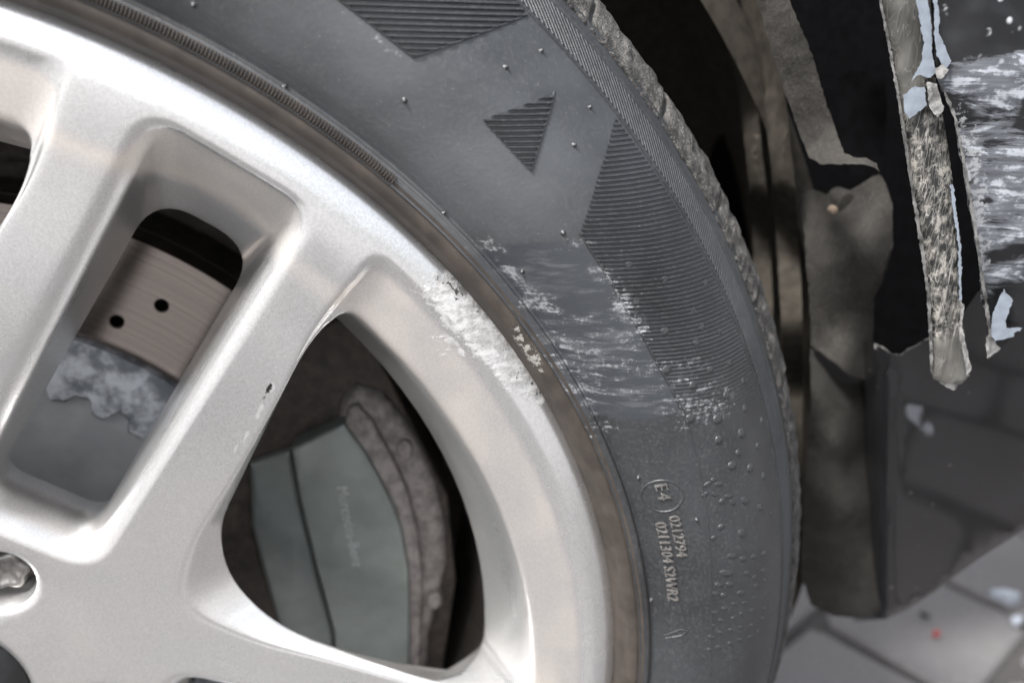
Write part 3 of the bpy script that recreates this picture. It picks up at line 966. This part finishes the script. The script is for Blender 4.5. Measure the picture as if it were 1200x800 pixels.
# lip and centre bore
NL = 960
lip = [(240.0, float(zface(240.0))), (241.6, -3.7), (243.2, -4.6), (244.6, -5.8), (245.6, -7.4), (246, -9.4), (244.5, -12), (240, -14)]
base = len(VV)
for r_, z in lip:
    VV.extend((x, y, z) for x, y in circ(r_, NL))
for k in range(len(lip) - 1):
    for i in range(NL):
        j = (i + 1) % NL
        FF.append((base + k * NL + i, base + (k + 1) * NL + i, base + (k + 1) * NL + j, base + k * NL + j))
outer = circ(240, NL); s = len(pts); pts.extend(outer.tolist()); edges.extend((s + i, s + (i + 1) % NL) for i in range(NL))
bore = circ(34, 72); s = len(pts); pts.extend(bore.tolist()); edges.extend((s + i, s + (i + 1) % 72) for i in range(72)); holes.append(bore)
base = len(VV)
for r_, z in ((34, float(zface(34.))), (33.2, -27), (33, -34)): VV.extend((x, y, z) for x, y in circ(r_, 72))
for k in range(2):
    for i in range(72):
        j = (i + 1) % 72; FF.append((base + k * 72 + i, base + k * 72 + j, base + (k + 1) * 72 + j, base + (k + 1) * 72 + i))
gx, gy = [], []
for r_ in np.arange(37, 238, 3.2):
    nn = int(2 * math.pi * r_ / 3.4)
    t = np.arange(nn) * 2 * math.pi / nn + rng.uniform(0, 1)
    gx.append(r_ * np.cos(t)); gy.append(r_ * np.sin(t))
for r_ in np.arange(222, 239.6, .9):      # finer points where the lip is scraped
    t = np.radians(np.arange(20, 46, .22)); gx.append(r_ * np.cos(t)); gy.append(r_ * np.sin(t))
gx = np.concatenate(gx); gy = np.concatenate(gy)
keep = np.ones(len(gx), bool)
for h in holes:
    ii = np.where(keep)[0]
    keep[ii] &= ~inside(h, gx[ii], gy[ii])
    ii = np.where(keep)[0]
    keep[ii] &= edge_dist(h, gx[ii], gy[ii]) > 1.3
pts.extend(zip(gx[keep], gy[keep]))
vs, es, fs, *_ = delaunay_2d_cdt([Vector(p) for p in pts], edges, [], 1, 1e-6)
X = np.array([v.x for v in vs]); Y = np.array([v.y for v in vs])
T = np.array([list(f) for f in fs])
cx, cy = X[T].mean(1), Y[T].mean(1)
bad = np.zeros(len(T), bool)
for h in holes: bad |= inside(h, cx, cy)
base = len(VV)
Z = zface(np.hypot(X, Y))
VV.extend(zip(X, Y, Z))
for f in T[~bad]:
    a_, b_, c_ = f
    ar = (X[b_] - X[a_]) * (Y[c_] - Y[a_]) - (X[c_] - X[a_]) * (Y[b_] - Y[a_])
    FF.append(tuple(base + i for i in ((a_, b_, c_) if ar > 0 else (a_, c_, b_))))
me = bpy.data.meshes.new('rim')
me.from_pydata([world(*v) for v in VV], [], FF)
bm = bmesh.new(); bm.from_mesh(me)
bmesh.ops.remove_doubles(bm, verts=bm.verts, dist=2e-5)
bmesh.ops.recalc_face_normals(bm, faces=bm.faces)
bm.to_mesh(me); bm.free()
me.shade_smooth(); me.materials.append(M['silver'])
rim = link('rim', me, wheel)
wear(rim, 'gouge', [(518, 330, 3.4, .9, -20, .9), (530, 338, 5, 1.6, -35, .95), (543, 345, 3, 2, -40, .9), (560, 365, 4, 1.2, -30, .9), (625, 448, 4, 5, 20, .55),
                  (636, 462, 2.4, 4, -20, .8), (600, 440, 4, 3, 0, .5), (575, 425, 5, 2, 10, .45), (540, 352, 2.5, 2, 0, .7)], -2)
wear(rim, 'kerb', [(520, 340, 8, 7, -40, .9), (545, 370, 11, 8, -45, 1.), (575, 400, 12, 8, -50, 1.), (605, 435, 12, 7, -55, 1.), (630, 462, 7, 3.5, -60, .8),
                  (530, 405, 6, 1.8, -45, .9), (500, 352, 5, 3, -45, .6)], -2)
rim['label'] = 'silver painted rim with paired spokes and a white kerb scrape on the lip'
V, F = revolve(smooth_prof([(240, -13), (226, -24), (214, -40), (207, -62), (203, -110), (203, -200), (236, -208), (244, -216)], 5), 180)
mesh_obj('barrel', V, F, M['barrel'], rim)
V, F = revolve([(34, -31), (32.5, -25.5), (30, -24), (24, -22.6), (12, -21.4), (.01, -21)], 64)
mesh_obj('centre_cap', V, F, M['black'], rim)
# wheel bolts
def bolt_mesh():
    V, F = [], []
    n = 72
    def ring(r, amp, z):
        for i in range(n):
            t = 2 * math.pi * i / n
            rr = r + amp * math.cos(6 * t)
            V.append((rr * math.cos(t) * .001, -z * .001, rr * math.sin(t) * .001))
    for r, a, z in ((10.2, 0, -12), (10.2, 0, -9.5), (8.6, 0, -8.6), (7.4, .7, -8.2), (7.3, .75, -1.0), (6.6, .7, -.1), (5.2, .6, 0), (4.6, .55, -.6), (3.4, .4, -1.2), (.05, 0, -1.3)): ring(r, a, z)
    for k in range(9):
        for i in range(n): F.append((k * n + i, k * n + (i + 1) % n, (k + 1) * n + (i + 1) % n, (k + 1) * n + i))
    me = bpy.data.meshes.new('wheel_bolt'); me.from_pydata(V, [], F); me.shade_smooth(); me.materials.append(M['bolt'])
    return me
bm_ = bolt_mesh()
for k in range(5):
    t = R(PAIR0 + 72 * k)
    o = link('wheel_bolt', bm_, wheel)
    o.location = world(56 * math.cos(t), 56 * math.sin(t), -32)
    o.rotation_euler = (0, R(11 * k), 0)

# ------------------------------------------------------------------ brake
disc = thing('brake_disc', 'drilled steel brake disc with corroded hub seen between the spokes', 'brake disc', world(0, -164, -105))
def friction():
    ho = []
    for k in range(24):
        for r, off in ((129.7, .8), (143.8, 10.8)):
            ho.append((r, k * 15 + off))
    ho = [(r, t) for r, t in ho]
    pts, edges, loops = [], [], []
    for rr, n in ((164, 240), (119, 180)):
        P = circ(rr, n); s = len(pts); pts.extend(P.tolist()); edges.extend((s + i, s + (i + 1) % n) for i in range(n))
    VV, FF = [], []
    for r, t in ho:
        P = circ(2.9, 16, r * math.cos(R(t)), r * math.sin(R(t)))
        loops.append(P); s = len(pts); pts.extend(P.tolist()); edges.extend((s + i, s + (i + 1) % 16) for i in range(16))
    vs, es, fs, *_ = delaunay_2d_cdt([Vector(p) for p in pts], edges, [], 1, 1e-6)
    X = np.array([v.x for v in vs]); Y = np.array([v.y for v in vs]); T = np.array([list(f) for f in fs])
    cx, cy = X[T].mean(1), Y[T].mean(1)
    ok = np.hypot(cx, cy) > 119
    for P in loops:
        ok &= np.hypot(cx - P[:, 0].mean(), cy - P[:, 1].mean()) > 2.85
    VV = [(x, y, -95.) for x, y in zip(X, Y)]
    for a_, b_, c_ in T[ok]:
        ar = (X[b_] - X[a_]) * (Y[c_] - Y[a_]) - (X[c_] - X[a_]) * (Y[b_] - Y[a_])
        FF.append((a_, b_, c_) if ar > 0 else (a_, c_, b_))
    for P in loops + [circ(164, 240), circ(119, 180)[::-1]]:
        n = len(P); b = len(VV); out = n == 240
        for z in (-95., -108.): VV.extend((x, y, z) for x, y in P)
        for i in range(n):
            j = (i + 1) % n; FF.append((b + i, b + n + i, b + n + j, b + j) if out else (b + i, b + j, b + n + j, b + n + i))
    o = mesh_obj('friction_ring', [world(*v) for v in VV], FF, M['disc'], disc, False)
    return o
friction()
V, F = revolve([(121.5, -108), (121.5, -96.5), (119, -94.2), (117.5, -95.5)], 180)
mesh_obj('ring_step', V, F, M['rust'], disc)
V, F = revolve([(164, -110), (119, -110), (119, -135), (163.9, -135), (164, -110.1)], 120)
mesh_obj('rear_ring', V, F, M['barrel'], disc, False)
# corroded band with a toothed inner edge over the plain bell
V, F = [], []
n = 720
for r, z in ((118.5, -100), (118, -91), (115, -88.6), (0, -87.5), (0, -91.5)):
    for i in range(n):
        t = 2 * math.pi * i / n
        rr = r
        if r == 0: rr = 95.5 + 2.7 * max(-1, min(1, 1.7 * math.sin(37 * t))) + .6 * math.sin(57 * t)
        V.append(world(rr * math.cos(t), rr * math.sin(t), z))
for k in range(4):
    for i in range(n): F.append((k * n + i, k * n + (i + 1) % n, (k + 1) * n + (i + 1) % n, (k + 1) * n + i))
sharp(mesh_obj('toothed_band', V, F, M['hat'], disc))
V, F = revolve([(104, -91.5), (70, -91.0), (66, -92.2), (40, -92.5), (.1, -92.5)], 120)
mesh_obj('disc_bell', V, F, M['hub'], disc)
V, F = [], []
for r0, z in ((8, -88.8), (0, -88.6), (-1.6, -89.4), (-1.6, -91.6)):
    for i in range(n):
        t = 2 * math.pi * i / n
        rr = 95.5 + 2.7 * max(-1, min(1, 1.7 * math.sin(37 * t))) + .6 * math.sin(57 * t) + r0
        V.append(world(rr * math.cos(t), rr * math.sin(t), z))
for k in range(3):
    for i in range(n): F.append((k * n + i, k * n + (i + 1) % n, (k + 1) * n + (i + 1) % n, (k + 1) * n + i))
mesh_obj('tooth_gap_shade', V, F, M['rust'], disc)  # dark ring standing in for the shadow in the gap under the teeth
V, F = revolve([(170, -138), (60, -138), (60, -141), (172, -141), (202, -150)], 90)
tag(mesh_obj('dust_shield', V, F, M['rust'], None, False), 'dark brown backing shield behind the brake disc', 'brake shield')

cal = thing('brake_caliper', 'grey-green brake caliper with faded lettering and rough cast edge behind the spokes', 'brake caliper', world(150, -60, -100))
def ab(lst, w): return [at(x, y, w) for x, y in lst]
plate_px = [(341, 527), (403, 497), (428, 530), (446, 562), (462, 594), (472, 624), (479, 668), (481, 740), (480, 790), (470, 850), (400, 850), (391, 740), (370, 663), (351, 585)]
slab('face_plate', ab(plate_px, -74), -74, -84, M['caliper'], cal, 1.6)
low_px = [(292, 545), (341, 527), (351, 585), (370, 663), (391, 740), (400, 850), (345, 850), (328, 740), (308, 672), (294, 618)]
slab('lower_plate', ab(low_px, -81), -81, -92, M['caliper'], cal, 2.5)
# cast edge: a wall beyond the plate falling back
edge_px = [(396, 496), (402, 468), (418, 455), (446, 462), (470, 487), (492, 522), (512, 566), (523, 615), (526, 660), (514, 706), (503, 750), (498, 850), (460, 850), (460, 740), (458, 668), (450, 624), (438, 590), (410, 530)]
slab('cast_edge', ab(edge_px, -80), -80, -116, M['cast'], cal, 5, 4, .1)
rim_px = [(403, 497), (408, 480), (420, 476), (436, 494), (458, 533), (478, 576), (490, 622), (495, 668), (494, 740), (490, 850), (470, 850), (470, 740), (469, 668), (460, 624), (446, 588), (418, 530)]
slab('cast_rim', ab(rim_px, -76.5), -76.5, -90, M['cast'], cal, 1.6, 3, .12, 2.5)
body_px = [(250, 560), (300, 470), (345, 400), (400, 372), (440, 410), (470, 470), (525, 580), (535, 680), (510, 850), (330, 850), (285, 740), (252, 650)]
slab('caliper_body', ab(body_px, -85), -85, -128, M['rust'], cal, 1.5)
for x, y in ((474, 523), (509, 698)):
    a, b = at(x, y, -82)
    slab('caliper_boss', [(a + 3.6 * math.cos(t), b + 5 * math.sin(t)) for t in np.linspace(0, 6.283, 14)[:-1]], -78, -90, M['cast'], cal, 1.5, 3, 0, 2)
a, b = at(394, 570, -74); a2, b2 = at(421, 700, -74)
d = np.array([a2 - a, b2 - b]); u = np.array([-d[1], d[0]])
text_mesh('caliper_lettering', 'Mercedes-Benz', (a, b), d, u, 6.6, lambda x, y: -73.98, M['letter'], cal, .06)

# ------------------------------------------------------------------ wheel arch
liner = thing('wheel_arch_liner', 'dirty grey felt wheel arch liner folded beside the tyre', 'arch liner', world(370, -30, -90))
V, F = revolve(smooth_prof([(372, -104), (380, -108), (388, -118), (392, -150), (394, -200), (380, -262), (250, -270)], 5), 160, -14, 194)
mesh_obj('inner_shell', V, F, M['shell'], liner)
# upper flap, torn loose and lifted at its lower end
flap = [(868, -60), (889, 8), (908, 74), (921, 111), (935, 152), (948, 184), (960, 192), (985, 193), (1008, 192), (1024, 196), (1031, 200), (1027, 192), (1016, 185), (999, 184), (989, 179), (978, 148), (965, 111), (952, 64), (928, 8), (905, -60)]
sheet('torn_flap', flap, [(890, 0, -66), (930, 0, -56), (921, 111, -62), (965, 111, -50), (950, 188, -50), (989, 179, -40), (1030, 197, -28), (985, 206, -32), (1008, 203, -27), (962, 202, -38)], M['felt'], liner, 5, .5, 2.5, .7, .05, 3)
# main panel below the flap
pan = [(936, 224), (952, 222), (972, 228), (990, 226), (1008, 217), (1022, 207), (1031, 205), (1039, 217), (1046, 240), (1046, 290), (1034, 330), (1024, 350), (1023, 400), (1020, 446), (996, 440), (972, 420), (951, 404), (948, 348), (943, 280)]
sheet('flange_panel', pan, [(945, 230, -90), (1030, 212, -72), (985, 230, -84), (1044, 260, -66), (945, 290, -84), (1044, 290, -66), (995, 295, -60), (985, 255, -76), (950, 350, -80), (1022, 350, -68), (985, 350, -68), (951, 400, -80), (1020, 420, -72), (985, 415, -66), (990, 437, -64), (1018, 446, -72)], M['felt'], liner, 5, .4, 3, .6, .03, 8)
tail = [(949, 408), (972, 420), (996, 438), (1022, 444), (1020, 470), (1016, 530), (1022, 600), (1034, 660), (1040, 696), (1030, 716), (1005, 724), (975, 720), (950, 708), (938, 670), (940, 600), (946, 520), (951, 470)]
sheet('lower_flange', tail, [(950, 412, -84), (985, 432, -90), (1020, 450, -84), (965, 445, -70), (1000, 470, -74), (1016, 500, -80), (950, 520, -78), (980, 520, -66), (1015, 530, -82), (945, 620, -90), (985, 600, -74), (1020, 620, -82), (950, 700, -100), (1000, 715, -92), (1036, 690, -84)], M['felt'], liner, 6, .3, 3, .6, .03, 6)
# two standing ribs between tyre and panel
for x0, x1, w_, ww, mt in ((912, 932, -88, -104, 'shell'), (884, 898, -112, -128, 'shell')):
    sheet('liner_rib', [(x0 - 62, -70), (x1 - 58, -70), (x1 - 34, 20), (x1 - 12, 110), (x1, 220), (x1 + 8, 350), (x1 + 9, 470), (x1 + 6, 560), (x0 + 8, 560), (x0 + 8, 470), (x0 + 2, 350), (x0 - 6, 220), (x0 - 18, 110), (x0 - 40, 20)],
          [(x0 - 55, -60, ww - 14), (x1 - 58, -60, ww - 8), (x0 - 10, 100, ww), (x1 - 14, 100, w_), ((x0 + x1) / 2 - 6, 220, w_ + 3), (x0 - 2, 250, ww), (x1 + 6, 300, ww), ((x0 + x1) / 2 + 6, 380, w_ + 3), (x0 + 6, 450, ww), (x1 + 8, 450, ww), ((x0 + x1) / 2 + 7, 520, w_)], M[mt], liner, 6, .3, 4, .6, .05, 2)
a, b = at(998, 240, -76)
slab('liner_clip', [(a + 4.4 * math.cos(t), b + 4.6 * math.sin(t)) for t in np.linspace(0, 6.283, 22)[:-1]], -78.5, -88, M['felt'], liner, 1.4, 3, 0, 2)
a, b = at(977, 246, -72)
slab('clip_stub', [(a + 1.6 * math.cos(t), b + 1.6 * math.sin(t)) for t in np.linspace(0, 6.283, 12)[:-1]], -71, -74, M['brown'], liner, .8, 2, 0, 1)

# dark cavity behind the bumper
def box_obj(name, a0, a1, b0, b1, w0, w1, mat, parent=None, bev=0.002):
    bm = bmesh.new()
    bmesh.ops.create_cube(bm, size=1)
    for v in bm.verts:
        v.co = world(a0 + (a1 - a0) * (v.co.x + .5), b0 + (b1 - b0) * (v.co.z + .5), w0 + (w1 - w0) * (v.co.y + .5))
    bmesh.ops.recalc_face_normals(bm, faces=bm.faces)
    if bev: bmesh.ops.bevel(bm, geom=bm.edges[:], offset=bev, segments=3, affect='EDGES', profile=.5)
    me = bpy.data.meshes.new(name); bm.to_mesh(me); bm.free(); me.shade_smooth(); me.materials.append(mat)
    o = link(name, me, parent); sharp(o, 50)
    return o
tag(box_obj('cavity_backing', 362, 720, -60, 640, -260, -236, M['void'], None, .004), 'black backing panel added deep behind the torn bumper edge to keep the gap dark', 'backing panel')  # added near-black backing: keeps the gap dark, hides ground and sky
br = [(982, 92), (1000, 82), (1036, 88), (1040, 130), (1034, 190), (1030, 230), (1000, 210), (984, 160)]
tag(sheet('inner_bracket', br, [(990, 100, -122), (1030, 100, -112), (1000, 200, -120), (1035, 180, -118)], M['void'], None, 8, 0, 6), 'dull black bracket in the dark gap behind the liner flap', 'bracket')

# ------------------------------------------------------------------ bumper
bump = thing('front_bumper', 'broken dark bumper with white scrapes, torn arch edge and blue primer chips', 'bumper', world(420, -40, -40))
skin = [(1098, -60), (1097, 40), (1094, 62), (1100, 98), (1110, 122), (1116, 136), (1122, 165), (1127, 190), (1134, 232), (1141, 272), (1147, 312), (1150, 340), (1155, 370), (1158, 394), (1157, 421), (1172, 409), (1186, 396), (1200, 384), (1260, 360), (1400, 300), (1560, 200), (1560, -60), (1560, -420), (1120, -420)]
sk = sheet('outer_skin', skin, [(1100, 0, 2), (1120, 150, 1), (1150, 330, -2), (1158, 415, -6), (1160, 100, 6), (1180, 250, 4), (1200, 380, 0), (1260, 100, 7), (1400, 100, 4), (1560, 0, -6), (1560, 200, -8), (1120, -420, 4), (1560, -420, 0), (1300, -200, 8)], M['bumper'], bump, 9, .7, 3, .8, .03, 5)
wear(sk, 'scrape', [(1160, 86, 24, 7, 6, 1.15), (1192, 76, 18, 6, 10, 1.2), (1185, 106, 14, 3, 14, 1.2), (1150, 150, 16, 9, -8, .55), (1185, 175, 14, 5, 15, .8), (1160, 190, 18, 7, 10, .8),
                  (1190, 215, 16, 8, 18, 1.05), (1170, 250, 18, 6, 12, .75), (1195, 255, 12, 6, 14, .8), (1150, 230, 9, 18, 8, .7), (1140, 180, 5, 26, 8, .66),
                  (1172, 283, 15, 3.5, 22, 1.2), (1155, 300, 4, 16, 6, .75), (1180, 320, 12, 8, 20, .5), (1150, 270, 5, 18, 8, .7), (1165, 345, 7, 7, 20, .5)], 2)
wear(sk, 'edgewear', [(1124, 160, 4, 14, 8, .8), (1134, 200, 5, 18, 8, .9), (1145, 250, 5, 18, 8, .9), (1152, 310, 5, 18, 8, .9), (1158, 370, 4, 14, 6, .8)], 2)
wear(sk, 'flecks', [(1175, 20, 26, 14, 0, 1.)], 2)
strip = [(1012, -80), (1030, 0), (1042, 62), (1052, 120), (1062, 185), (1072, 250), (1080, 300), (1086, 345), (1089, 400), (1090, 432), (1094, 444), (1106, 448), (1120, 450), (1132, 446), (1136, 434), (1131, 404), (1127, 360), (1126, 280), (1123, 262), (1117, 216), (1111, 172), (1104, 132), (1098, 100), (1092, 62), (1094, 40), (1090, 0), (1078, -80)]
ctl = []
for y in range(-60, 450, 36):
    xl = float(np.interp(y, [-80, 0, 62, 120, 185, 250, 300, 345, 432], [1012, 1030, 1042, 1052, 1062, 1072, 1080, 1086, 1090]))
    xr = float(np.interp(y, [-80, 0, 40, 62, 100, 132, 172, 216, 280, 360, 440], [1078, 1090, 1094, 1092, 1098, 1104, 1111, 1117, 1126, 1127, 1135]))
    ctl += [(xl, y, -2.2), (xl + (xr - xl) * .22, y, .5), (xl + (xr - xl) * .6, y, .2), (xr, y, -.8)]
ae = sheet('arch_edge', strip, ctl, M['scraped'], bump, 5, .3, 3, .35, .03, 11, 4, 60)
wear(ae, 'calm', [(1052, 20, 15, 34, 8, 1.), (1058, 62, 12, 16, 8, .9), (1112, 425, 16, 12, 0, 1.)], 0)
# bare primer where the paint has flaked
def flake(name, poly, w, mat, t=.6):
    sheet(name, poly, [(x + random.uniform(-.1, .1), y, w) for x, y in poly], mat, bump, 3, .55, t, .1, .12, 4)
flake('primer_flake', [(1058, 112), (1072, 101), (1084, 103), (1086, 124), (1066, 139), (1060, 130)], 2.4, M['primer'])
flake('primer_flake', [(1073, -10), (1086, -10), (1092, 30), (1092, 60), (1097, 84), (1090, 92), (1076, 88), (1068, 95), (1080, 72), (1083, 50), (1077, 22)], 3.2, M['primer'])
flake('primer_flake', [(1094, -10), (1098, -10), (1101, 20), (1100, 38), (1108, 56), (1114, 72), (1108, 82), (1098, 66), (1095, 40)], 4.2, M['primer'])
flake('primer_flake', [(1086, 96), (1098, 98), (1106, 128), (1098, 138), (1089, 126)], 3.0, M['torn'])
flake('primer_flake', [(1176, 338), (1187, 352), (1178, 376), (1180, 384), (1199, 384), (1186, 395), (1166, 400), (1160, 390), (1164, 366)], 1.9, M['primer'])
flake('primer_flake', [(1158, 392), (1166, 400), (1172, 408), (1157, 421), (1155, 404)], .4, M['torn'])
flake('torn_tip', [(1093, 441), (1106, 447), (1120, 449), (1133, 440), (1138, 430), (1136, 440), (1126, 449), (1118, 457), (1110, 454)], -1, M['torn'], 3)
flake('torn_rim', [(1126, 352), (1130, 356), (1128, 380), (1132, 404), (1138, 432), (1133, 440), (1128, 408), (1124, 392)], 2.0, M['torn'])
flake('worn_rim', [(1030, 0), (1042, 62), (1052, 120), (1062, 185), (1072, 250), (1080, 300), (1086, 345), (1089, 400), (1090, 436), (1093, 436), (1093, 400), (1090, 345), (1084, 300), (1076, 250), (1066, 185), (1056, 120), (1045, 62), (1033, 0)], .6, M['worn_edge'], 2)
flake('worn_rim', [(1117, 216), (1123, 262), (1126, 290), (1127, 352), (1124, 352), (1123, 290), (1119, 262), (1113, 216)], 1.4, M['primer'], 2)
flake('torn_rim', [(1101, 98), (1111, 122), (1117, 136), (1123, 165), (1128, 190), (1135, 232), (1142, 272), (1148, 312), (1151, 340), (1156, 370), (1159, 394), (1162, 396), (1160, 368), (1155, 338), (1151, 310), (1145, 270), (1138, 230), (1131, 188), (1126, 163), (1120, 134), (1104, 98)], 3.0, M['worn_edge'], 2)
flake('torn_rim', [(1096, 80), (1106, 76), (1112, 82), (1104, 92), (1098, 92)], 4.2, M['torn'], 2)
# lower section, smooth dark plastic curving under the car
low = [(1012, 400), (1026, 404), (1034, 408), (1045, 415), (1056, 416), (1064, 410), (1076, 404), (1086, 398), (1100, 396), (1128, 368), (1146, 342), (1170, 330), (1300, 290), (1600, 250), (1600, 440), (1400, 530), (1260, 590), (1200, 621), (1150, 652), (1120, 674), (1090, 697), (1060, 716), (1040, 724), (1000, 728), (1000, 700), (1004, 640), (1006, 560), (1006, 480)]
def under(x, y):
    return -42 - .075 * (y - 430) - .00022 * max(0, y - 430) ** 2 - 34 * max(0, (1046 - x) / 36) ** 2 - .04 * max(0, x - 1220) - .00012 * max(0, x - 1220) ** 2
lw = sheet('lower_section', low, under,
      M['low'], bump, 12, 0, 3, 0, .05, 1, 3)
wear(lw, 'smudge', [(1082, 492, 5, 9, 40, 1.), (1102, 515, 4, 9, 38, .9)], -40)
flake('torn_lip', [(1024, 402), (1034, 406), (1045, 414), (1056, 415), (1064, 409), (1078, 402), (1090, 394), (1091, 398), (1078, 407), (1065, 414), (1057, 419), (1044, 419), (1033, 411), (1025, 408)], -50, M['torn'], 2)
